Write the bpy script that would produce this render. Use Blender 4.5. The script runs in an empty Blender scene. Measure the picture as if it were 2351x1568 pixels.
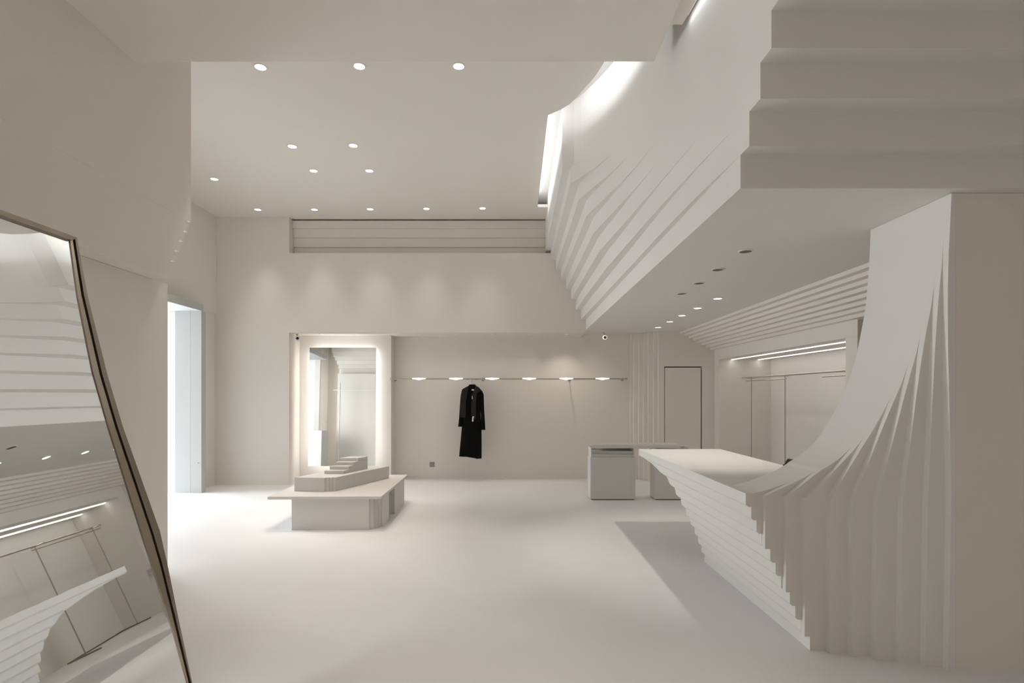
import bpy, bmesh, math, random
from mathutils import Vector, Matrix
random.seed(7)
S = bpy.context.scene
COL = S.collection
PI = math.pi

# ------------------------------------------------------------------ camera, world, exposure
cam_d = bpy.data.cameras.new('camera'); cam = bpy.data.objects.new('camera', cam_d); COL.objects.link(cam)
cam.location = (0, 0, 1.5); cam.rotation_euler = (PI/2, 0, 0)
cam_d.sensor_width = 36; cam_d.lens = 36*1260/2351
cam_d.shift_x = 12.5/2351; cam_d.shift_y = 123/2351
cam_d.clip_start = 0.05
S.camera = cam
S.view_settings.view_transform = 'Standard'; S.view_settings.look = 'None'
S.view_settings.gamma = 1; S.view_settings.use_curve_mapping = False
S.view_settings.exposure = 0.18
try:
    S.cycles.use_denoising = True
    S.cycles.max_bounces = 12; S.cycles.diffuse_bounces = 8; S.cycles.glossy_bounces = 6
    S.cycles.sample_clamp_indirect = 4
    S.cycles.caustics_reflective = False; S.cycles.caustics_refractive = False
except Exception:
    pass
SKY = 15.5
w = bpy.data.worlds.new('sky'); S.world = w; w.use_nodes = True
w.node_tree.nodes['Background'].inputs[0].default_value = (0.91, 0.97, 1.0, 1)
w.node_tree.nodes['Background'].inputs[1].default_value = SKY

WARM = (1.0, 0.87, 0.75)
SOFT = (1.0, 0.97, 0.94)
COOL = (0.93, 0.97, 1.0)

def area(name, loc, rot, sx, sy, power, color=WARM, portal=False, parent=None, spread=None):
    l = bpy.data.lights.new(name, 'AREA'); l.shape = 'RECTANGLE'; l.size = sx; l.size_y = sy
    l.energy = power; l.color = color
    if portal: l.cycles.is_portal = True
    if spread: l.spread = spread
    o = bpy.data.objects.new(name, l); COL.objects.link(o); o.location = loc; o.rotation_euler = rot
    if parent: o.parent = parent
    return o

def spot(name, loc, power, angle=110, blend=0.8, color=WARM, radius=0.03, parent=None, rot=(0, 0, 0)):
    l = bpy.data.lights.new(name, 'SPOT'); l.energy = power; l.spot_size = math.radians(angle); l.spot_blend = blend
    l.color = color; l.shadow_soft_size = radius
    o = bpy.data.objects.new(name, l); COL.objects.link(o); o.location = loc; o.rotation_euler = rot
    if parent: o.parent = parent
    return o

# daylight openings: the entrance in the left wall and an unseen side window added for light from the left
area('entrance_portal', (-7.45, 8.55, 1.5), (0, -PI/2, 0), 2.95, 2.1, 1, portal=True)

area('added_window_portal', (-3.15, 0.95, 1.35), (0, -PI/2, 0), 2.2, 0.7, 1, portal=True)
POW_HIGH, POW_LOW, POW_RACK = 86, 4, 4
POW_ENT_FILL, POW_REAR_FILL = 42, 23
POW_COVE, POW_NICHE = 2.5, 0.8

# ------------------------------------------------------------------ materials
def mat(name, color, rough=0.8, metal=0.0, var=0.03, vscale=1.5, bump=0.0, bscale=180, emit=None, estr=0, spec=0.3, coat=0):
    m = bpy.data.materials.new(name); m.use_nodes = True
    nt = m.node_tree; b = nt.nodes['Principled BSDF']
    b.inputs['Roughness'].default_value = rough; b.inputs['Metallic'].default_value = metal
    b.inputs['Specular IOR Level'].default_value = spec
    if coat: b.inputs['Coat Weight'].default_value = coat
    tc = nt.nodes.new('ShaderNodeTexCoord')
    if var:
        n = nt.nodes.new('ShaderNodeTexNoise'); n.inputs['Scale'].default_value = vscale; n.inputs['Detail'].default_value = 5
        nt.links.new(tc.outputs['Object'], n.inputs['Vector'])
        r = nt.nodes.new('ShaderNodeMapRange'); r.inputs[3].default_value = 1-var; r.inputs[4].default_value = 1+var
        nt.links.new(n.outputs['Fac'], r.inputs[0])
        mx = nt.nodes.new('ShaderNodeVectorMath'); mx.operation = 'SCALE'; mx.inputs[0].default_value = color
        nt.links.new(r.outputs[0], mx.inputs['Scale'])
        nt.links.new(mx.outputs[0], b.inputs['Base Color'])
    else:
        b.inputs['Base Color'].default_value = (*color, 1)
    if bump:
        n2 = nt.nodes.new('ShaderNodeTexNoise'); n2.inputs['Scale'].default_value = bscale; n2.inputs['Detail'].default_value = 3
        nt.links.new(tc.outputs['Object'], n2.inputs['Vector'])
        bp = nt.nodes.new('ShaderNodeBump'); bp.inputs['Strength'].default_value = bump; bp.inputs['Distance'].default_value = 0.002
        nt.links.new(n2.outputs['Fac'], bp.inputs['Height']); nt.links.new(bp.outputs[0], b.inputs['Normal'])
    if emit:
        b.inputs['Emission Color'].default_value = (*emit, 1); b.inputs['Emission Strength'].default_value = estr
    return m

PL = (0.78, 0.74, 0.69)
M_PLASTER = mat('warm_plaster', PL, 0.85, bump=0.15, var=0.02, vscale=0.8)
M_CEIL = mat('ceiling_paint', (0.79, 0.75, 0.70), 0.9, var=0.015)
M_FLOOR = mat('microcement_floor', (0.79, 0.795, 0.81), 0.5, var=0.07, vscale=1.1, bump=0.08, bscale=60, spec=0.35)
M_COUNTER = mat('counter_plaster', (0.765, 0.75, 0.725), 0.7, var=0.015, bump=0.1)
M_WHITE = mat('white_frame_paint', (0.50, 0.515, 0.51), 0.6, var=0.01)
M_EXT = mat('pale_outdoor_wall', (0.72, 0.72, 0.71), 0.9, var=0.03)
M_EXT2 = mat('white_vestibule_wall', (0.86, 0.86, 0.855), 0.8, var=0.01)
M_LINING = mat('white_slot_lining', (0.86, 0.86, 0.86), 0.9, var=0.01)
M_PANEL = mat('pale_panel_lacquer', (0.76, 0.725, 0.68), 0.65, var=0.01)
M_TABLE = mat('pale_table_lacquer', (0.67, 0.655, 0.635), 0.6, var=0.015)
M_MIRROR = mat('mirror_silver', (0.86, 0.87, 0.86), 0.01, 1.0, var=0)
M_BRONZE = mat('brushed_bronze', (0.30, 0.25, 0.20), 0.32, 1.0, var=0.12, vscale=6)
M_BRONZE2 = mat('polished_bronze', (0.42, 0.36, 0.29), 0.2, 1.0, var=0.08, vscale=5)
M_DARK = mat('dark_shadow_gap', (0.06, 0.05, 0.045), 0.8, var=0.05)
M_STEEL = mat('satin_steel', (0.62, 0.58, 0.53), 0.22, 1.0, var=0.05, vscale=9)
M_RACK = mat('matt_taupe_metal', (0.42, 0.39, 0.35), 0.6, 0.3, var=0.03)
M_CLOTH = mat('black_wool', (0.006, 0.006, 0.006), 0.95, var=0.3, vscale=30, bump=0.3, bscale=400, spec=0.1)
M_LEATHER = mat('black_leather', (0.014, 0.011, 0.010), 0.42, var=0.3, vscale=20, bump=0.2, bscale=90)
M_TAG = mat('white_tag_card', (0.8, 0.78, 0.74), 0.7, var=0.03)
M_GREY = mat('grey_plastic', (0.33, 0.32, 0.30), 0.45, var=0.05)
M_WPLAST = mat('white_plastic', (0.8, 0.78, 0.75), 0.4, var=0.02)
M_BLACKGLASS = mat('black_lens_glass', (0.012, 0.01, 0.01), 0.12, var=0.05)
M_LENS = mat('lamp_lens', (1, 1, 1), 0.4, var=0, emit=(1, 0.97, 0.94), estr=4)
M_LENSDIM = mat('lamp_lens_deep', (0.6, 0.58, 0.55), 0.4, var=0, emit=(1, 0.95, 0.9), estr=0.35)
M_LENSOFF = mat('lamp_recess', (0.10, 0.09, 0.08), 0.5, var=0.1)
M_LED = mat('led_diffuser', (1, 1, 1), 0.4, var=0, emit=(1, 0.98, 0.95), estr=2.5)
M_RGLOW = mat('rail_glow', (1, 1, 1), 0.4, var=0, emit=(1, 0.97, 0.94), estr=0.95)
M_HALO = mat('halo_led_tape', (1, 1, 1), 0.4, var=0, emit=(1, 0.97, 0.93), estr=7)
M_STONE = mat('grey_stone', (0.3, 0.28, 0.26), 0.9, var=0.2, vscale=8, bump=0.5, bscale=30)

# ------------------------------------------------------------------ geometry helpers
def link(name, verts, faces, m, parent=None, bevel=0.0, smooth=False, seg=2):
    me = bpy.data.meshes.new(name); me.from_pydata([tuple(v) for v in verts], [], faces)
    bm = bmesh.new(); bm.from_mesh(me); bmesh.ops.recalc_face_normals(bm, faces=bm.faces)
    bm.to_mesh(me); bm.free(); me.materials.append(m)
    o = bpy.data.objects.new(name, me); COL.objects.link(o)
    if parent: o.parent = parent
    if smooth:
        for p in me.polygons: p.use_smooth = True
    if bevel:
        b = o.modifiers.new('bevel', 'BEVEL'); b.width = bevel; b.segments = seg; b.limit_method = 'ANGLE'; b.angle_limit = math.radians(40)
    return o

class MB:
    def __init__(self): self.v = []; self.f = []
    def add(self, v, f):
        n = len(self.v); self.v += list(v); self.f += [[i+n for i in q] for q in f]; return self
    def prism(self, poly, a, b, ax):
        """poly extruded from a to b along axis ax; poly holds the other two coordinates in x,y,z order"""
        def P(p, t):
            return (t, p[0], p[1]) if ax == 'x' else (p[0], t, p[1]) if ax == 'y' else (p[0], p[1], t)
        n = len(poly)
        v = [P(p, a) for p in poly]+[P(p, b) for p in poly]
        f = [list(range(n))[::-1], list(range(n, 2*n))]+[[i, (i+1) % n, n+(i+1) % n, n+i] for i in range(n)]
        return self.add(v, f)
    def box(self, x0, x1, y0, y1, z0, z1):
        return self.prism([(x0, y0), (x1, y0), (x1, y1), (x0, y1)], z0, z1, 'z')
    def tube(self, p, q, r, n=12, r2=None):
        p = Vector(p); q = Vector(q); d = (q-p).normalized(); r2 = r if r2 is None else r2
        u = d.orthogonal().normalized(); w_ = d.cross(u)
        v = [p+(u*math.cos(2*PI*i/n)+w_*math.sin(2*PI*i/n))*r for i in range(n)]
        v += [q+(u*math.cos(2*PI*i/n)+w_*math.sin(2*PI*i/n))*r2 for i in range(n)]
        f = [list(range(n))[::-1], list(range(n, 2*n))]+[[i, (i+1) % n, n+(i+1) % n, n+i] for i in range(n)]
        return self.add(v, f)
    def ring(self, c, r0, r1, z0, z1, n=28):
        v = []
        for r, z in ((r0, z0), (r1, z0), (r1, z1), (r0, z1)):
            v += [(c[0]+r*math.cos(2*PI*i/n), c[1]+r*math.sin(2*PI*i/n), z) for i in range(n)]
        f = []
        for k in range(4):
            for i in range(n):
                f.append([k*n+i, k*n+(i+1) % n, ((k+1) % 4)*n+(i+1) % n, ((k+1) % 4)*n+i])
        return self.add(v, f)
    def build(self, name, m, parent=None, bevel=0.0, **k): return link(name, self.v, self.f, m, parent, bevel, **k)

def tag(o, label, cat, group=None):
    o['label'] = label; o['category'] = cat
    if group: o['group'] = group
    return o
def empty(name, loc=(0, 0, 0)):
    o = bpy.data.objects.new(name, None); COL.objects.link(o); o.location = loc; o.empty_display_size = 0.1; return o
def thing(name, label, cat, group=None, loc=(0, 0, 0)):
    return tag(empty(name, loc), label, cat, group)
def struct(o): o['kind'] = 'structure'; return o
def lerp(a, b, t): return a+(b-a)*t
def interp(tab, x):
    if x <= tab[0][0]: return tab[0][1]
    for (a, b), (c, d) in zip(tab, tab[1:]):
        if x <= c: return lerp(b, d, (x-a)/(c-a))
    return tab[-1][1]

# ------------------------------------------------------------------ setting: floor and ceilings
H_CEIL, H_LOW, H_ENT = 4.478, 2.60, 3.92
YB, YR, YD = 9.175, 9.895, 9.5          # back wall, rack recess wall, wall with the flush door
struct(MB().box(-10, 6.0, -4.6, 13, -0.12, 0).build('floor', M_FLOOR))

hole = [(-5.4, 9.3), (0.80, 9.3), (0.80, 8.706), (0.49, 8.706), (0.441, 5.845), (0.56, 5.735), (0.649, 5.62), (0.71, 5.47), (0.753, 5.345),
        (0.80, 5.22), (0.836, 5.098), (0.862, 4.98), (0.883, 4.87), (0.95, 4.5), (1.0, 4.14), (1.02, 3.79), (-5.4, 3.79)]
struct(MB().prism(hole, H_CEIL, H_CEIL+0.05, 'z').build('ceiling', M_CEIL, bevel=0.004))
# lower slab over the entrance side
struct(MB().box(-2.86, 1.071, -4.4, 3.986, H_ENT, H_ENT+0.5).build('ceiling.001', M_CEIL, bevel=0.004))
# ceiling over the light slot and beside the slab
_c2 = struct(MB().box(-5.4, 6.2, -4.4, 10.4, 5.05, 5.15).build('ceiling.002', M_CEIL))
MB().box(0.10, 1.75, 3.7, 9.3, 4.67, 4.80).box(0.10, 0.16, 3.7, 9.3, H_CEIL+0.05, 4.74).build('slot_lining', M_LINING, _c2)
# ------------------------------------------------------------------ mezzanine block: stacked layers with a fanned, corbelled profile
ENV = [(1.6, 1.25), (2.918, 1.244), (3.23, 1.226), (3.72, 1.198), (4.21, 1.168), (4.71, 1.115), (5.0, 1.068), (5.245, 1.01), (5.5, 0.92), (5.7, 0.835), (5.88, 0.74), (6.03, 0.612)]
def smooth_interp(tab, x):
    if x <= tab[0][0]: return tab[0][1]
    if x >= tab[-1][0]: return tab[-1][1]
    n = len(tab); d = [(tab[i+1][1]-tab[i][1])/(tab[i+1][0]-tab[i][0]) for i in range(n-1)]
    m = [d[0]]+[0 if d[i-1]*d[i] <= 0 else 2*d[i-1]*d[i]/(d[i-1]+d[i]) for i in range(1, n-1)]+[d[-1]]
    for i in range(n-1):
        if x <= tab[i+1][0]:
            h = tab[i+1][0]-tab[i][0]; t = (x-tab[i][0])/h
            return tab[i][1]*(1+2*t)*(1-t)**2+h*m[i]*t*(1-t)**2+tab[i+1][1]*t*t*(3-2*t)+h*m[i+1]*t*t*(t-1)
def env_x(y): return smooth_interp(ENV, y)
FAR = [1.325-0.083*i for i in range(9)]
KINK = [(None, None), (1.225, 6.0), (1.130, 6.18), (1.040, 6.16), (0.958, 6.06), (0.873, 5.99), (0.787, 5.97), (0.693, 5.98), (0.608, 6.03)]
TIP = [None, 3.00, 3.23, 3.72, 4.21, 4.71, 5.245, 5.60, 6.02]
NEAR = [2.918, 2.814, 2.693, 2.582, 2.470, 2.365, 2.26, 2.16, 2.06]
EGRID = sorted(set([round(2.0+0.1*k, 3) for k in range(41)]+TIP[1:]+NEAR))
def mz(i, y):
    zn = 2.6+0.1768*i; zf = 2.592+0.167*i
    return zf+(zn-zf)*(YB-y)/(YB-2.9)
def mezz_poly(i):
    pts = [(1.25, NEAR[i])]
    if i == 0:
        pts += [(1.325, YB)]
    else:
        ty = TIP[i]
        pts += [(env_x(y), y) for y in EGRID if NEAR[i]+0.01 < y < ty-0.01]
        pts.append((env_x(ty), ty))
        T = Vector((env_x(ty), ty)); B = Vector(KINK[i])
        if i < 8:
            tg = Vector((env_x(ty+0.04)-env_x(ty-0.04), 0.08)).normalized(); c = B-T; L = c.length
            for k in range(1, 11):
                t = k/10; p0, p1, p2, p3 = T, T+tg*L*0.33, B-c*0.30, B
                p = p0*(1-t)**3+p1*3*t*(1-t)**2+p2*3*t*t*(1-t)+p3*t**3
                pts.append((p.x, p.y))
        else:
            pts += [(0.612, 6.03)]
        pts += [(FAR[i], YB)]
    pts[0] = (env_x(NEAR[i]), NEAR[i])
    pts += [(FAR[i], YB+0.25), (5.0, YB+0.25), (5.0, NEAR[i])]
    return pts
def mezz_layer(i, name, parent=None, top=None):
    p = mezz_poly(i); n = len(p)
    v = [(x, y, mz(i, y)) for x, y in p]+[(x, y, top if top else mz(i+1, y)) for x, y in p]
    f = [list(range(n))[::-1], list(range(n, 2*n))]+[[k, (k+1) % n, n+(k+1) % n, n+k] for k in range(n)]
    return link(name, v, f, M_COUNTER, parent)
edge = [(1.071, 2.06)]+[(env_x(y)-0.04, y) for y in (2.06, 2.4, 2.7, 2.918, 3.1, 3.3, 3.5, 3.63)]+[(1.071, 3.63)]
struct(MB().prism(edge, 3.95, 4.1, 'z').box(1.071, 4.7, -4.4, 2.06, 3.95, 4.1).build('ceiling.003', M_CEIL))
mezz = struct(mezz_layer(8, 'wall_upper_right', top=4.76))
for i in range(8): mezz_layer(i, 'layer', mezz)

# ------------------------------------------------------------------ back wall, recess and its fins
wb = MB()
wb.box(-5.4, -3.635, YB, YR+0.12, 0, 5.05)
wb.box(-3.635, 1.326, YB, YR+0.12, 2.545, 3.874)
wb.box(1.326, 5.0, YB+0.2, YR+0.12, 2.60, 3.874)
wb.box(-3.635, 5.0, YB+0.225, YR+0.12, 3.874, 5.05)
wall_back = struct(wb.build('wall_back', M_PLASTER))
for k, (z0, z1, y) in enumerate([(3.874, 4.022, 0.205), (4.022, 4.178, 0.18), (4.178, 4.33, 0.155), (4.33, 4.46, 0.13)]):
    MB().box(-3.634, 0.9, YB+y, YB+0.226, z0, z1).build('layer', M_PLASTER, wall_back, bevel=0.006)
wr = MB().box(-3.635, 5.0, YR, YR+0.12, 0, 2.6)
wall_rack = struct(wr.build('wall_recess', M_PLASTER))
FX = [1446.7, 1455, 1466.6, 1477.5, 1488.5, 1500.8, 1511.7]
fe = []
for k, px in enumerate(FX):
    d = YR-0.056*(k+1); fe.append(((px-1163)*d/1260, d))
for k in range(7):
    x0, d = fe[k]; x1 = fe[k+1][0] if k < 6 else x0+0.06
    MB().box(x0, x1+0.02, d, YR, 0, 2.6).build('fin', M_PLASTER, wall_rack, bevel=0.005)
struct(MB().box(-2.02, fe[0][0], YR-0.012, YR, 0, 0.03).build('baseboard_back', M_PLASTER, bevel=0.004))

# wall with the flush door
dx0, dx1, dz = 2.73, 3.385, 1.995
dw = MB().box(2.66, dx0, YD, YR, 0, 2.6).box(dx1, 3.72, YD, YR, 0, 2.6).box(dx0, dx1, YD, YR, dz, 2.6)
struct(dw.build('wall_back_right', M_PLASTER))
d2 = struct(MB().box(dx0+0.012, dx1-0.02, YD+0.006, YD+0.05, 0.01, dz-0.018).build('door_2', M_PLASTER, bevel=0.003))
MB().box(dx0, dx1, YD+0.08, YD+0.1, 0, dz).build('door_rebate', M_DARK, d2)

# ------------------------------------------------------------------ right wall with the lit niche
XR = 3.6
rw = MB()
rw.box(XR, 4.62, 5.63, YD+0.2, 2.106, 2.60)
rw.box(XR, 4.62, 5.63, 5.83, 0, 2.106)
rw.box(XR, 4.62, 9.31, YD+0.2, 0, 2.106)
rw.box(4.485, 4.62, 5.83, 9.31, 0, 2.106)
rw.box(XR, 4.62, 2.985, 4.3, 0, 2.6)
rw.box(5.0, 5.1, 2.985, 5.9, 0, 2.6).box(4.6, 5.1, 5.63, 5.73, 0, 2.6).box(4.6, 5.1, 4.2, 4.3, 0, 2.6)
wall_right = struct(rw.build('wall_right', M_PLASTER, bevel=0.003))
for k in range(8):
    MB().box(3.0+0.075*k, 3.72, 3.0, YD+0.02, 2.6-0.04*(k+1), 2.6-0.04*k).build('layer', M_PLASTER, wall_right, bevel=0.003)

# near right wall, facing the camera
struct(MB().box(2.445, 4.8, 2.985, 3.25, 0, 2.598).build('wall_near_right', M_PLASTER))
struct(MB().box(4.6, 4.75, -4.4, 3.0, 0, 5.05).build('wall_right_front', M_PLASTER))

# ------------------------------------------------------------------ left walls
def YZ(mb, poly, x0, x1): return mb.prism(poly, x0, x1, 'x')
left = struct(MB().box(-4.55, -2.7, 1.3, 4.698, 2.978, 5.05).box(-5.4, -4.55, 3.8, 3.95, 0, 5.05).box(-5.0, -4.86, 3.9, 4.62, 0, 5.05).box(-3.2, -2.7, -4.4, 1.1, 3.0, 5.05).build('wall_left', M_PLASTER, bevel=0.003))
for k, (z0, z1, y) in enumerate([(2.879, 2.978, 4.647), (2.782, 2.879, 4.59), (2.683, 2.782, 4.525), (2.585, 2.683, 4.468), (2.435, 2.585, 4.415)]):
    MB().box(-4.52+0.03*k, -2.7, 1.3, y, z0, z1).build('layer', M_PLASTER, left)
struct(MB().box(-4.40, -2.85, 1.3, 4.62, 0, 2.435).box(-3.2, -2.85, -4.4, 0.6, 0, 3.0).box(-3.2, -2.85, 0.6, 1.3, 0, 0.25).box(-3.2, -2.85, 0.6, 1.3, 2.45, 3.0).build('wall_left_lower', M_PLASTER, bevel=0.006))
wf = MB().box(-5.4, -4.85, 4.6, YB+0.1, 2.86, 5.05).box(-5.4, -4.88, 8.5, YB+0.1, 0, 2.86)
struct(wf.build('wall_left_far', M_PLASTER))
w2 = struct(MB().box(-3.05, -2.95, 0.6, 0.65, 0.25, 2.45).box(-3.05, -2.95, 1.25, 1.3, 0.25, 2.45).box(-3.05, -2.95, 0.65, 1.25, 2.40, 2.45).box(-3.05, -2.95, 0.65, 1.25, 0.25, 0.30).build('added_window_1', M_WHITE, bevel=0.004))  # unseen window, added to throw side light on the counter and fins
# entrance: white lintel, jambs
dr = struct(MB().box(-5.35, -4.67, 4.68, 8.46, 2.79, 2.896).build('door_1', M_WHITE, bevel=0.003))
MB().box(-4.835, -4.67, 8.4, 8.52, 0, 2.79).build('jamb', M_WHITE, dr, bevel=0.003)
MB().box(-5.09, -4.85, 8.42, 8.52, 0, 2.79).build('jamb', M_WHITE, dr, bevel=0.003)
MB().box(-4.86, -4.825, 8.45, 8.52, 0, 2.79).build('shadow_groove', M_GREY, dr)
MB().tube((-4.72, 8.392, 0.46), (-4.72, 8.41, 0.46), 0.008).build('lock_pin', M_GREY, dr)
# pale vestibule outside the entrance, shaped to let daylight in only at its far end
ext = struct(MB().box(-7.4, -5.35, 9.62, 9.8, 0, 3.1).build('wall_vestibule', M_EXT))
for z0, z1 in ((0.0, 0.585), (0.60, 1.085), (1.10, 1.585), (1.60, 2.3), (2.315, 2.95)):
    MB().box(-7.3, -5.35, 9.58, 9.62, z0, z1).build('panel', M_EXT, ext, bevel=0.003)
struct(MB().box(-7.4, -4.85, 4.4, 4.6, 0, 3.1).build('wall_vestibule_front', M_EXT2))
struct(MB().box(-7.4, -7.25, 4.6, 7.5, 0, 3.1).build('added_vestibule_side', M_EXT))  # unseen wall added to narrow the daylight and keep it off the jamb
struct(MB().box(-7.4, -5.35, 4.4, 9.8, 2.96, 3.1).build('ceiling.004', M_EXT))

# front wall behind the camera
struct(MB().box(-2.9, 4.75, -4.3, -4.1, 0, 5.05).build('wall_front', M_PLASTER))

# ------------------------------------------------------------------ sales counter growing into a curved, finned wall
counter = thing('sales_counter', 'pale plaster sales counter with stepped side sweeping up into a curved finned wall', 'counter', loc=(1.9, 4.4, 0))
def cpart(mb, name, bevel=0.003, m=M_COUNTER, **k):
    o = mb.build(name, m, None, bevel, **k); o.parent = counter; o.matrix_parent_inverse = Matrix.Translation(-Vector(counter.location)); return o
YF0 = 3.345; DY = 0.04; ZT = 0.9; DZ = ZT/11
LX = [1.458+0.0325*i for i in range(11)]
ARC = [(0.0, 4.95), (0.16, 4.92), (0.3, 4.92), (0.41, 4.94), (0.5, 4.97), (0.574, 5.02), (0.64, 5.08), (0.70, 5.17), (0.74, 5.27), (0.77, 5.42), (0.80, 5.66), (0.818, 5.97)]
CH = 0.014
def rings(*rs):
    n = len(rs[0]); v = [p for r in rs for p in r]; R_ = len(rs)
    f = [list(range(n))[::-1], list(range((R_-1)*n, R_*n))]
    for r in range(R_-1): f += [[r*n+k, r*n+(k+1) % n, (r+1)*n+(k+1) % n, (r+1)*n+k] for k in range(n)]
    return MB().add(v, f)
pt = [(LX[0], 3.647), (2.43, 3.647), (2.36, 4.4), (2.376, 6.11), (1.472, 6.11)]
pb = [(LX[0]+CH, 3.647), (2.43, 3.647), (2.36, 4.4), (2.376, 6.11-CH), (1.472+CH, 6.11-CH)]
cpart(rings([(x, y, ZT-DZ) for x, y in pb], [(x, y, ZT-DZ+CH) for x, y in pt], [(x, y, ZT) for x, y in pt]), 'countertop', 0)
for i in range(1, 11):
    z1 = ZT-DZ*i; z0 = max(0.0, z1-DZ)
    zs = [z1-(z1-z0)*t for t in (0, 0.25, 0.5, 0.75, 1)]
    poly = [(3.647, z0), (3.647, z1)]+[(interp(ARC, z), z) for z in zs]
    ch = CH if z0 > 0.001 else 0.0
    cpart(rings([(LX[i], y, max(z, z0+ch)) for y, z in poly], [(LX[i]+ch, y, z) for y, z in poly], [(2.3, y, z) for y, z in poly]), 'layer', 0.0)

# profile of the curved wall in x, z
PROF = [(1.458, 0.9), (1.50, 0.902), (1.545, 0.911), (1.606, 0.928), (1.687, 0.956), (1.768, 0.991), (1.842, 1.029), (1.875, 1.056), (1.931, 1.089), (1.992, 1.135),
        (2.05, 1.191), (2.081, 1.231), (2.156, 1.355), (2.225, 1.491), (2.276, 1.619), (2.315, 1.755), (2.344, 1.904), (2.368, 2.041), (2.385, 2.20), (2.399, 2.396), (2.408, 2.615)]
PZ = [(z, x) for x, z in PROF]
PZ = PZ[:-1]+[(2.6, 2.408)]
def prof_x(z, k): return smooth_interp(PZ, z)+0.012*max(0, min(1, (z-0.9)/1.3))
ZGRID = [1.0+0.04*j for j in range(41)]
EB = [None, 1756.5, 1804.0, 1847.5, 1904, 1955, 2010, 2067.5, 2125, 2177]
ET = [None, 1756.5, 1804.8, 1854, 1906, 1959, 2014, 2072.5, 2130, 2184]
TZ = [None, (1824.7, 1100), (1882, 1077.5), (1949.5, 1026), (1982.5, 1001.5), (2048, 902), (2089, 828.5), (2121, 746), (2152, 634), (2174.5, 538)]
TZV = [1.5-(TZ[k][1]-907)*(YF0-DY*(k-0.5))/1260 for k in range(1, 10)]
def stair_bottom(xl, zb):
    """left edge of a fin from the floor up to its bend, never left of the counter's stepped side"""
    pts = []
    z = 0.0
    for i in range(10, -1, -1):
        z1 = ZT-DZ*i
        x = max(LX[i], xl)
        if not pts or abs(pts[-1][0]-x) > 1e-6:
            if z > 0.001 and x > xl+1e-6: pts += [(x+CH, z), (x, z+CH)]
            else: pts.append((x, z))
        else: pts.pop()
        pts.append((x, min(z1, zb)))
        z = min(z1, zb)
        if z1 >= zb: break
    return pts
def fin_poly(k):
    d = YF0-DY*k
    if k == 0:
        pts = stair_bottom(0, ZT)+[(prof_x(z, 0), z) for z in sorted([0.902, 0.911, 0.928, 0.956, 0.98]+ZGRID+TZV) if z < 2.595]+[(prof_x(2.6, 0), 2.598)]
    else:
        xb = (EB[k]-1163)*d/1260; xt = (ET[k]-1163)*d/1260; zb = 0.892
        pts = stair_bottom(xb, zb)
        if abs(xt-xb) > 0.002 and k > 3: pts = [(xb, 0), (xt, zb)]
        B = Vector((max(xt, pts[-1][0]), zb)); 
        tz = TZV[k-1]
        T = Vector((prof_x(tz, k), tz))
        tg = Vector((prof_x(tz+0.02, k)-prof_x(tz-0.02, k), 0.04)).normalized()
        c = T-B; L = c.length
        for j in range(1, 15):
            t = j/14; p = B*(1-t)**3+(B+c*0.34)*3*t*(1-t)**2+(T-tg*L*0.30)*3*t*t*(1-t)+T*t**3
            pts.append((p.x, p.y))
        pts += [(prof_x(z, k), z) for z in sorted(ZGRID+TZV) if tz+0.004 < z < 2.595]
        pts.append((prof_x(2.6, k), 2.598))
    pts += [(2.444, pts[-1][1]), (2.444, 0)]
    return pts
for k in range(0, 10):
    d = YF0-DY*k
    y1 = 3.647 if k == 0 else d+DY
    cpart(MB().prism(fin_poly(k), d, y1, 'y'), 'curved_wall' if k == 0 else 'fin', 0)

# ------------------------------------------------------------------ small black terminal on the counter
t = thing('card_terminal', 'small black card terminal at the back corner of the counter by the curved wall', 'terminal', loc=(2.33, 4.50, ZT+0.001))
MB().box(-0.035, 0.02, -0.06, 0.06, 0.0, 0.025).build('base', M_BLACKGLASS, t, 0.004)
MB().prism([(-0.03, 0.02), (0.018, 0.02), (0.018, 0.075), (-0.002, 0.07)], -0.055, 0.055, 'y').build('keypad', M_BLACKGLASS, t, 0.004)

# ------------------------------------------------------------------ downlights
def downlight(x, y, z, label, group, r=0.048, lit=True, power=0, angle=120, color=WARM, dim=False, name='downlight'):
    t = thing(name, label, 'light', group, (x, y, z))
    MB().ring((0, 0), r, r*1.28, -0.004, 0.01).build('trim_ring', M_CEIL, t, smooth=False)
    n = 24; c = [(r*math.cos(2*PI*i/n), r*math.sin(2*PI*i/n)) for i in range(n)]
    MB().prism(c, -0.002, 0.008, 'z').build('lens', M_LENSDIM if dim else M_LENS if lit else M_LENSOFF, t)
    if power: spot('beam', (0, 0, -0.012), power, angle, 0.9, color, r*0.8, t)
    return t
hp = [(598, 154, 'leftmost of the three nearest'), (825, 152, 'middle of the three nearest'), (1053, 152, 'rightmost of the three nearest'),
      (671, 336, 'front left of the square of four'), (811, 334, 'front right of the square of four'),
      (720, 392, 'back left of the square of four'), (848, 392, 'back right of the square of four'),
      (492, 411, 'lone one beside the left wall'),
      (592, 481, 'leftmost in the row along the back wall'), (722, 481, 'second from left in the row along the back wall'), (850, 480, 'middle of the row along the back wall'),
      (979, 479, 'fourth from left in the row along the back wall'), (1108, 478, 'rightmost in the row along the back wall')]
hx = {}
for px, py, s in hp:
    d = 1260*(H_CEIL-1.5)/(907-py); x = (px-1163)*d/1260
    downlight(x, d, H_CEIL, 'round high ceiling downlight, '+s, 'downlights in the high ceiling', power=POW_HIGH*(0.45 if 470 < py < 490 else 1.0 if py < 200 else 0.95), angle=53)
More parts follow.
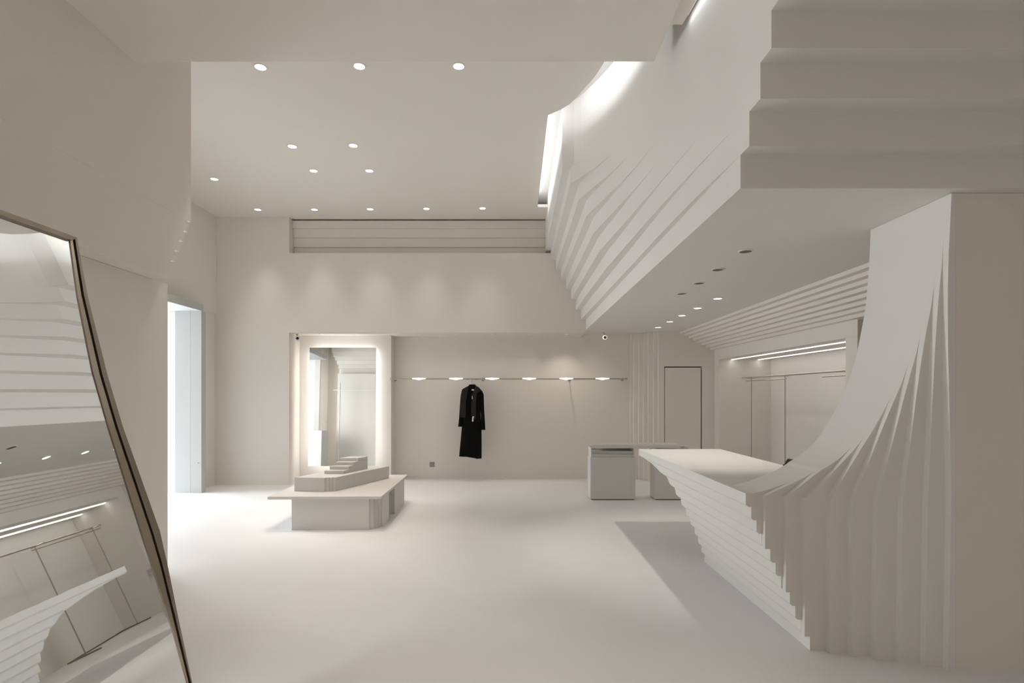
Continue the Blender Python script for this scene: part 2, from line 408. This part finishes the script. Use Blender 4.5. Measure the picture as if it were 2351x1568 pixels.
lo = [(1712, 576, 'nearest of the unlit row', 0), (1648, 618, 'second of the unlit row', 0), (1605, 649, 'third of the unlit row', 0), (1565, 673, 'farthest of the unlit row', 0),
      (1648, 684, 'nearest of the lit row', 1), (1602, 706, 'second of the lit row', 1), (1566, 723, 'middle of the lit row', 1), (1538, 737, 'fourth of the lit row', 1), (1511, 750, 'farthest of the lit row', 1)]
for px, py, s, on in lo:
    d = 1260*(H_LOW-1.5)/(907-py); x = (px-1163)*d/1260
    t = downlight(x, d, mz(0, d)-0.002, 'small downlight in the low ceiling over the counter, '+s, 'downlights in the low ceiling', r=0.045, lit=bool(on), power=POW_LOW if on else 0, angle=95)
    if py == 649: spot('beam', (-0.04, 0, -0.012), 60, 80, 0.5, (1, 0.93, 0.84), 0.03, t)
RX = [-1.515, -0.875, -0.25, 0.39, 1.03, 1.66]
for i, x in enumerate(RX):
    downlight(x, 9.45, 2.545 if x < 1.3 else 2.6, 'small downlight above the long back rail, %s from the left' % ['first', 'second', 'third', 'fourth', 'fifth', 'sixth'][i],
              'downlights above the back rail', r=0.03, power=POW_RACK*(1, 1, 1.2, 1.2, 4, 1)[i], angle=120, dim=True)
for i, px in enumerate((738, 828)):
    downlight((px-1163)*9.33/1260, 9.33, 2.545, 'small downlight above the wall mirror, %s of two' % ('left', 'right')[i], 'downlights above the wall mirror', r=0.03, power=POW_RACK, angle=110, dim=True)

# cove light over the mezzanine wall: tape lying on the ceiling board behind its edge
def cove_run(pts, label, power):
    t = thing('cove_light', label, 'light', None, (*pts[0], 4.65))
    for p, q in zip(pts, pts[1:]):
        d = Vector((q[0]-p[0], q[1]-p[1], 0)); L = d.length; a = math.atan2(d.y, d.x)
        c = Vector(((p[0]+q[0])/2-pts[0][0], (p[1]+q[1])/2-pts[0][1], 0.012))
        o = MB().box(-L/2, L/2, -0.012, 0.012, -0.012, 0.0).build('led_tape', M_LED, t); o.location = c; o.rotation_euler = (0, 0, a)
        l = area('glow', c+Vector((0, 0, -0.02)), (PI/2, 0, a), L, 0.035, power*L, COOL, parent=t)
        nx = Vector((d.y, -d.x, 0)).normalized()
        if nx.x < 0: nx = -nx
        l.rotation_euler = (nx*0.75+Vector((0, 0, -0.65))).to_track_quat('-Z', 'X').to_euler()
        l.data.size, l.data.size_y = (0.03, L)
cove_run([(0.40, 8.6), (0.37, 5.9)], 'hidden straight cove light strip in the far ceiling slot', POW_COVE)
cove_run([(0.57, 5.58), (0.675, 5.30), (0.76, 5.05), (0.81, 4.8), (0.90, 4.3)], 'hidden cove light strip along the curved ceiling slot', POW_COVE)
t = thing('cove_light', 'hidden cove light strip between the entrance ceiling and the curved wall', 'light', None, (1.20, 3.0, 3.99))
pts = [(env_x(y)-1.20, y-3.0) for y in (2.4, 2.7, 3.0, 3.3, 3.6)]
MB().prism([(x-0.032, y) for x, y in pts]+[(x-0.012, y) for x, y in pts[::-1]], 0.0, 0.01, 'z').build('led_tape', M_WPLAST, t)
area('glow', (-0.005, 0.05, -0.006), (0, math.radians(12), math.radians(3.5)), 0.02, 1.1, POW_COVE*0.8, COOL, parent=t)
# unseen downlights added in the entrance slab to lift floor and facing walls
for x, sx in ((-1.7, 'left'), (-0.5, 'middle'), (0.5, 'right')):
    for y, sy, pw, an in ((-2.8, 'front', POW_REAR_FILL, 150), (-0.8, 'second', POW_REAR_FILL, 150), (1.3, 'third', POW_ENT_FILL, 60), (2.6, 'rear', POW_ENT_FILL, 48)):
        downlight(x, y, H_ENT-0.001, 'added unseen downlight in the lower entrance slab overhead, %s row, %s' % (sy, sx), 'added unseen downlights in the entrance slab', power=pw, angle=an)

# ------------------------------------------------------------------ lit niche on the right: LED strips and clothes rack
for x, s in ((3.82, 'front'), (4.27, 'back')):
    t = thing('led_strip', 'long white LED strip in the niche soffit, the %s one of the pair' % s, 'light', 'LED strips in the right niche', (x, 7.57, 2.106))
    MB().box(-0.016, 0.016, -1.72, 1.72, -0.012, 0.0).build('diffuser', M_LED, t, 0.003)
    MB().box(-0.022, 0.022, -1.74, 1.74, -0.004, 0.002).build('channel', M_WPLAST, t)
    area('glow', (0, 0, -0.02), (0, 0, 0), 0.03, 3.4, POW_NICHE, SOFT, parent=t)
rk = thing('clothes_rack', 'thin steel clothes rack standing in the lit niche on the right', 'rack', loc=(4.06, 8.0, 0))
MB().tube((0, -2.6, 1.79), (0, 1.29, 1.79), 0.013).build('top_rail', M_STEEL, rk)
MB().tube((-0.03, -0.1, 1.735), (-0.03, 1.22, 1.735), 0.010).build('lower_rail', M_STEEL, rk)
MB().tube((-0.03, -2.1, 1.735), (-0.03, -1.0, 1.735), 0.010).build('lower_rail', M_STEEL, rk)
for y in (0.0, 1.1, -1.7):
    MB().tube((0.0, y, 0.02), (0.0, y, 1.80), 0.008).build('post', M_RACK, rk)
    MB().box(-0.24, 0.30, y-0.02, y+0.02, 0.0, 0.02).build('foot', M_BRONZE, rk, 0.003)
    MB().tube((-0.16, y, 1.78), (0.06, y, 1.78), 0.009).build('cross_arm', M_STEEL, rk)
MB().box(0.26, 0.30, 0.0, 1.1, 0.0, 0.02).build('floor_bar', M_BRONZE, rk, 0.003)

# ------------------------------------------------------------------ long rail on the back wall, coat and hanger
rail = thing('clothes_rail', 'long thin steel clothes rail fixed along the back recess wall', 'rail', loc=(0.05, 9.55, 1.78))
MB().tube((-2.06, 0, 0), (2.04, 0, 0), 0.013).build('bar', M_STEEL, rail)
MB().tube((-2.07, 0, 0), (-2.03, 0, 0), 0.024).build('end_cap', M_STEEL, rail)
MB().tube((2.02, 0, 0), (2.05, 0, 0), 0.024).build('end_cap', M_STEEL, rail)
for x in (-0.474, 1.079, -2.05, 2.035):
    MB().tube((x, 0, 0), (x, 0.345, 0), 0.010).build('bracket_arm', M_STEEL, rail)
    MB().tube((x, 0.335, 0), (x, 0.346, 0), 0.03).build('wall_plate', M_STEEL, rail)
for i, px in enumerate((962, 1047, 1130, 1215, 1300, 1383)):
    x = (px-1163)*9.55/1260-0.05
    MB().tube((x-0.12, 0, 0.003), (x-0.022, 0, 0.003), 0.0135, 12, 0.0165).tube((x-0.022, 0, 0.003), (x+0.022, 0, 0.003), 0.021, 12, 0.021).tube((x+0.022, 0, 0.003), (x+0.12, 0, 0.003), 0.0165, 12, 0.0135).build('glow_sleeve', M_RGLOW, rail)  # emissive sleeves at the bright spots along the bar
CXc, CYc = -0.607, 9.55
hg = thing('coat_hanger', 'pale wooden coat hanger hooked on the back rail inside the black coat', 'hanger', loc=(CXc, CYc, 1.78))
hk = MB(); prev = None
for k in range(13):
    a = math.radians(-30+k*20); p = (0, 0.024*math.cos(a), 0.024*math.sin(a)-0.010)
    p = (0.0, 0.024*math.cos(a), 0.004+0.022*math.sin(a)-0.006)
    if prev: hk.tube(prev, p, 0.003, 8)
    prev = p
hk.tube(prev, (0, 0, -0.06), 0.003, 8).tube((0, 0, -0.055), (0, 0, -0.13), 0.004, 8)
hk.build('hook', M_STEEL, hg, smooth=True)
MB().prism([(-0.05, -0.135), (-0.03, -0.085), (0.03, -0.085), (0.05, -0.135), (0.20, -0.19), (0.195, -0.215), (0.0, -0.165), (-0.195, -0.215), (-0.20, -0.19)], -0.012, 0.012, 'y').build('shoulder_bar', M_TAG, hg, 0.004)

coat = thing('coat', 'long black coat with leather scarf panels hanging on the back rail', 'coat', loc=(CXc, CYc, 0))
def loft(rings, n=20, cap=True):
    """rings: (z, xl, xr, yf, yb) elliptical-ish slices"""
    v = []; f = []
    for z, xl, xr, yf, yb, *dz in rings:
        cx = (xl+xr)/2; rx = (xr-xl)/2
        for i in range(n):
            a = 2*PI*i/n; c, s = math.cos(a), math.sin(a)
            c2 = math.copysign(abs(c)**0.75, c); s2 = math.copysign(abs(s)**0.75, s)
            cy = (yf+yb)/2; ry = (yb-yf)/2
            zz = z+(dz[0](c2) if dz else 0)
            v.append((cx+rx*c2, cy+ry*s2, zz))
    R = len(rings)
    for r in range(R-1):
        for i in range(n): f.append([r*n+i, r*n+(i+1) % n, (r+1)*n+(i+1) % n, (r+1)*n+i])
    if cap: f += [list(range(n))[::-1], list(range((R-1)*n, R*n))]
    return v, f
U = 0.001106
def zx(yz): return 1.5-((850+yz/6.82)-907)*0.00754
def xx(xz): return (xz-550)*U
hem = lambda c: -0.035 if c > 0.35 else 0.0
body = [(zx(1352), xx(352), xx(706), -0.085, 0.085, hem), (zx(1150), xx(372), xx(708), -0.08, 0.08), (zx(900), xx(395), xx(705), -0.075, 0.075),
        (zx(700), xx(405), xx(690), -0.075, 0.075), (zx(500), xx(402), xx(690), -0.08, 0.08), (zx(380), xx(398), xx(705), -0.085, 0.085), (zx(310), xx(405), xx(700), -0.075, 0.075),
        (zx(270), xx(450), xx(665), -0.06, 0.06), (zx(242), xx(500), xx(620), -0.045, 0.05), (zx(222), xx(512), xx(606), -0.03, 0.045)]
v, f = loft(body, 28); link('body', v, f, M_CLOTH, coat, smooth=True)
sl = [(zx(884), xx(337), xx(398), -0.06, 0.04), (zx(740), xx(352), xx(422), -0.06, 0.05), (zx(560), xx(364), xx(440), -0.055, 0.055), (zx(400), xx(376), xx(455), -0.06, 0.06), (zx(320), xx(394), xx(460), -0.055, 0.055), (zx(292), xx(412), xx(470), -0.03, 0.03)]
v, f = loft(sl, 16); link('sleeve', v, f, M_CLOTH, coat, smooth=True)
sr = [(zx(934), xx(702), xx(766), -0.06, 0.04), (zx(780), xx(697), xx(757), -0.06, 0.05), (zx(640), xx(690), xx(748), -0.055, 0.055), (zx(500), xx(672), xx(743), -0.055, 0.055), (zx(380), xx(660), xx(740), -0.06, 0.06), (zx(325), xx(650), xx(716), -0.055, 0.055), (zx(295), xx(640), xx(690), -0.03, 0.03)]
v, f = loft(sr, 16); link('sleeve', v, f, M_CLOTH, coat, smooth=True)
def strip(name, pts, y0, y1, m):
    return MB().prism([(xx(a), zx(b)) for a, b in pts], y0, y1, 'y').build(name, m, coat, 0.004)
strip('scarf_panel', [(405, 300), (505, 245), (495, 330), (470, 480), (462, 742), (375, 735), (385, 500)], -0.105, -0.078, M_LEATHER)
strip('scarf_panel', [(560, 400), (615, 260), (640, 320), (625, 500), (620, 760), (560, 800), (548, 600)], -0.105, -0.078, M_LEATHER)
strip('lapel', [(612, 236), (702, 312), (690, 330), (640, 345), (605, 300)], -0.098, -0.07, M_LEATHER)
strip('care_label', [(556, 298), (592, 298), (592, 318), (556, 318)], -0.108, -0.06, M_TAG)
strip('price_tag', [(558, 402), (570, 402), (570, 452), (560, 452)], -0.112, -0.08, M_TAG)
strip('price_tag', [(568, 722), (592, 718), (594, 735), (584, 745), (582, 800), (560, 802), (562, 770)], -0.112, -0.08, M_TAG)

# ------------------------------------------------------------------ mirror wall panel and lit mirror in the recess
pn = struct(MB().box(-3.634, -2.028, 9.65, YR-0.002, 0, 2.544).build('wall_mirror_panel', M_PANEL, bevel=0.003))
mw = thing('wall_mirror', 'tall frameless wall mirror with a white halo glow behind the display table', 'mirror', loc=(-2.842, 9.50, 1.30))
mw.rotation_euler = (math.radians(-2.15), 0, math.radians(0.2))
MB().box(-0.578, 0.578, -0.012, 0.0, -1.025, 1.025).build('glass', M_MIRROR, mw, 0.0015)
MB().box(-0.52, 0.52, 0.0, 0.10, -0.96, 0.96).build('backing', M_WHITE, mw)
for (a, b, c, d) in ((-0.54, 0.54, 0.965, 0.985), (-0.54, 0.54, -0.985, -0.965)):
    MB().box(a, b, 0.02, 0.06, c, d).build('led_tape', M_HALO, mw)
for (a, b) in ((-0.545, -0.525), (0.525, 0.545)):
    MB().box(a, b, 0.02, 0.06, -0.96, 0.96).build('led_tape', M_HALO, mw)

# ------------------------------------------------------------------ leaning floor mirror, front left
mir = thing('floor_mirror', 'large leaning floor mirror in a bronze frame at the left edge', 'mirror', loc=(-1.41, 2.0, 0))
ps, ph, cc = math.radians(0.55), math.radians(12.874), -1.3786
nrm = Vector((math.cos(ph)*math.cos(ps), -math.cos(ph)*math.sin(ps), math.sin(ph)))
def onplane(y, z, off=0.0):
    x = (cc-nrm.y*y-nrm.z*z)/nrm.x
    return Vector((x, y, z))+nrm*off-Vector(mir.location)
def slab(name, yz, o0, o1, m, bevel=0.0):
    n = len(yz); v = [onplane(y, z, o0) for y, z in yz]+[onplane(y, z, o1) for y, z in yz]
    f = [list(range(n))[::-1], list(range(n, 2*n))]+[[i, (i+1) % n, n+(i+1) % n, n+i] for i in range(n)]
    return link(name, v, f, m, mir, bevel)
YL = 1.45
outer = [(2.404, 2.187), (2.388, 1.93), (2.398, 1.589), (2.42, 1.36), (2.503, 0.878), (2.503, 0.737), (2.494, 0.481), (2.488, 0.194), (2.485, 0.012)]
mid = [(2.388, 2.178), (2.365, 1.93), (2.366, 1.589), (2.386, 1.36), (2.456, 0.878), (2.468, 0.737), (2.474, 0.481), (2.478, 0.194), (2.474, 0.03)]
inner = [(2.368, 2.167), (2.338, 1.914), (2.327, 1.60), (2.345, 1.36), (2.402, 0.85), (2.425, 0.67), (2.455, 0.42), (2.468, 0.204), (2.462, 0.045)]
slab('glass', inner+[(YL+0.03, 0.045), (YL+0.03, 2.167)], -0.004, 0.0, M_MIRROR)
slab('backing', [(2.38, 2.15), (2.33, 1.6), (2.43, 0.8), (2.45, 0.05), (YL+0.03, 0.05), (YL+0.03, 2.15)], -0.02, -0.005, M_DARK)
def band(name, a, b, o0, o1, m):
    v = []; f = []
    n = len(a)
    for y, z in a: v.append(onplane(y, z, o1))
    for y, z in b: v.append(onplane(y, z, o1))
    for y, z in a: v.append(onplane(y, z, o0))
    for y, z in b: v.append(onplane(y, z, o0))
    for i in range(n-1):
        f += [[i, i+1, n+i+1, n+i], [2*n+i, 3*n+i, 3*n+i+1, 2*n+i+1], [i, 2*n+i, 2*n+i+1, i+1], [n+i, n+i+1, 3*n+i+1, 3*n+i]]
    f += [[0, n, 3*n, 2*n], [n-1, 3*n-1, 4*n-1, 2*n-1]]
    return link(name, v, f, m, mir)
band('frame_side', outer, [(y+0.003, z) for y, z in mid], -0.03, 0.010, M_BRONZE)
band('frame_bevel', [(y-0.003, z) for y, z in mid], inner, -0.02, 0.004, M_BRONZE2)
slab('frame_side', [(2.404, 2.187), (2.368, 2.165), (YL, 2.165), (YL, 2.187)], -0.03, 0.012, M_BRONZE)
slab('frame_side', [(2.485, 0.012), (2.462, 0.045), (YL, 0.045), (YL, 0.012)], -0.03, 0.010, M_BRONZE)
slab('frame_side', [(YL+0.03, 2.187), (YL+0.03, 0.012), (YL, 0.012), (YL, 2.187)], -0.03, 0.010, M_BRONZE)
for y in (1.6, 2.2):
    a = onplane(y, 1.5, -0.03); b = Vector((-2.35-mir.location.x, y-mir.location.y, 0.012))
    MB().tube(a, b, 0.012).build('strut', M_BRONZE, mir)

# ------------------------------------------------------------------ low display table with plinth and stepped riser
tb = thing('display_table', 'low pale display table on stepped blocks in front of the wall mirror', 'table', loc=(-2.0, 6.9, 0))
def rel(poly, o): return [(x-o.location.x, y-o.location.y) for x, y in poly]
MB().prism(rel([(-2.64, 6.06), (-1.387, 6.085), (-1.395, 7.746), (-2.66, 7.746)], tb), 0.345, 0.377, 'z').build('tabletop', M_TABLE, tb, 0.003)
b1 = [(-2.39, 6.10), (-1.527, 6.10), (-1.527, 6.125), (-1.487, 6.125), (-1.487, 6.165), (-1.459, 6.165), (-1.459, 6.21), (-1.437, 6.21), (-1.437, 6.255), (-1.415, 6.255), (-1.415, 6.61), (-2.39, 6.61)]
MB().prism(rel(b1, tb), 0, 0.345, 'z').build('base_block', M_TABLE, tb, 0.003)
MB().prism(rel([(-2.30, 6.92), (-1.41, 6.92), (-1.405, 7.54), (-2.30, 7.54)], tb), 0, 0.345, 'z').build('base_block', M_TABLE, tb, 0.003)
MB().prism(rel([(-2.2, 6.60), (-1.6, 6.60), (-1.6, 6.93), (-2.2, 6.93)], tb), 0, 0.3, 'z').build('base_spine', M_TABLE, tb)
pl = thing('display_plinth', 'angular pale plinth block lying on the low display table', 'plinth', loc=(-2.1, 6.8, 0.377))
pp = [(-2.48, 6.41), (-2.114, 6.37), (-2.10, 6.395), (-2.072, 6.390), (-2.066, 6.405), (-2.036, 6.40), (-2.03, 6.418), (-2.0, 6.412), (-1.985, 6.43), (-1.59, 7.43), (-2.06, 7.43)]
MB().prism(rel(pp, pl), 0, 0.162, 'z').build('block', M_TABLE, pl, 0.003)
for x in (-2.108, -2.069, -2.033):
    pass
rs = thing('stepped_riser', 'small stepped riser block on top of the plinth', 'riser', loc=(-2.1, 6.7, 0.539))
for k in range(4):
    s = 0.095*k; ox = 0.034*k
    q = [(-2.222+ox, 6.685+s), (-1.985+ox, 6.685+s), (-1.812, 7.16), (-2.045, 7.16)]
    MB().prism(rel(q, rs), 0.0405*k, 0.0405*(k+1), 'z').build('step', M_TABLE, rs, 0.003)

# ------------------------------------------------------------------ console table at the back right
cs = thing('console_table', 'pale narrow console table on two stepped blocks behind the counter', 'table', loc=(1.85, 7.95, 0))
MB().prism(rel([(1.213, 7.757), (2.452, 7.757), (2.50, 8.14), (1.46, 8.14)], cs), 0.748, 0.796, 'z').build('tabletop', M_TABLE, cs, 0.002)
for x0, x1 in ((1.198, 1.842), (2.117, 2.62)):
    MB().prism(rel([(x0, 7.84), (x1, 7.84), (x1, 8.10), (x0, 8.10)], cs), 0.012, 0.612, 'z').build('block', M_TABLE, cs, 0.002)
    MB().prism(rel([(x0+.02, 7.86), (x1-.02, 7.86), (x1-.02, 8.09), (x0+.02, 8.09)], cs), 0.0, 0.013, 'z').build('plinth_gap', M_DARK, cs)
    for xa, xb in ((x0+.01, x0+.022), (x1-.026, x1-.014)):
        MB().prism(rel([(xa, 7.85), (xb, 7.85), (xb, 8.10), (xa, 8.10)], cs), 0.612, 0.748, 'z').build('cheek', M_TABLE, cs, 0.002)
    for k, (z0, z1, ins) in enumerate(((0.612, 0.653, 0.014), (0.653, 0.697, 0.04), (0.697, 0.748, 0.22))):
        MB().prism(rel([(x0+.022, 7.84+ins), (x1-.026, 7.84+ins), (x1-.026, 8.10), (x0+.022, 8.10)], cs), z0, z1, 'z').build('layer', M_TABLE, cs, 0.002)

# ------------------------------------------------------------------ small fittings
def camera_unit(loc, aim, label):
    t = thing('security_camera', label, 'camera', 'security cameras on the soffit', loc)
    d = Vector(aim).normalized()
    MB().tube(-d*0.07, d*0.03, 0.044, 24).build('body', M_WPLAST, t, 0.006)
    MB().tube(d*0.026, d*0.034, 0.023, 24).build('lens', M_BLACKGLASS, t, 0.002)
    MB().tube((0, 0, 0.02) , (-0.03, 0.03, 0.085), 0.012).build('bracket', M_STEEL, t)
    MB().tube((-0.03, 0.03, 0.075), (-0.03, 0.03, 0.088), 0.03, 20).build('mount', M_WPLAST, t)
    return t
camera_unit((-3.53, 9.27, 2.457), (0.30, -0.95, -0.05), 'white security camera with black lens under the soffit left of the wall mirror')
camera_unit((1.715, 9.55, 2.51), (-0.25, -0.9, -0.32), 'white security camera with black lens under the low ceiling above the rail end')
so = thing('wall_socket', 'grey square wall socket low on the back wall left of the coat', 'socket', loc=(-1.343, YR, 0.25))
MB().box(-0.045, 0.045, -0.010, 0, -0.045, 0.045).build('plate', M_GREY, so, 0.004)
MB().box(-0.03, 0.03, -0.014, -0.009, -0.03, 0.03).build('insert', M_GREY, so, 0.003)
sw = thing('light_switch', 'small grey light switch on the left wall beside the entrance', 'switch', loc=(-4.88, 8.83, 1.256))
MB().box(0, 0.012, -0.05, 0.05, -0.05, 0.05).build('plate', M_GREY, sw, 0.004)
MB().box(0.011, 0.018, -0.03, 0.03, -0.035, 0.035).build('rocker', M_GREY, sw, 0.003)
# garment rack and low block inside the entrance, seen in the wall mirror only
gs = thing('garment_rack', 'thin white garment rack by the entrance, seen reflected in the wall mirror', 'rack', loc=(-4.22, 5.0, 0))
MB().tube((0, 0, 0.0), (0, 0, 2.15), 0.016).build('post', M_WPLAST, gs)
MB().tube((-0.17, 0, 1.97), (0.96, 0, 1.97), 0.014).build('crossbar', M_WPLAST, gs)
MB().tube((0.95, 0, 0.0), (0.95, 0, 1.98), 0.016).build('post', M_WPLAST, gs)
MB().box(-0.2, 0.2, -0.2, 0.2, 0, 0.015).build('foot', M_WPLAST, gs, 0.003)
MB().box(0.85, 1.05, -0.1, 0.1, 0, 0.015).build('foot', M_WPLAST, gs, 0.003)
lb = thing('display_block', 'low pale display block by the entrance, seen reflected at the bottom of the wall mirror', 'block', loc=(-4.82, 5.35, 0))
MB().box(-0.42, 0.36, -0.25, 0.25, 0.02, 0.93).build('body', M_TABLE, lb, 0.004)
MB().box(-0.40, 0.34, -0.23, 0.23, 0.0, 0.021).build('plinth', M_GREY, lb)
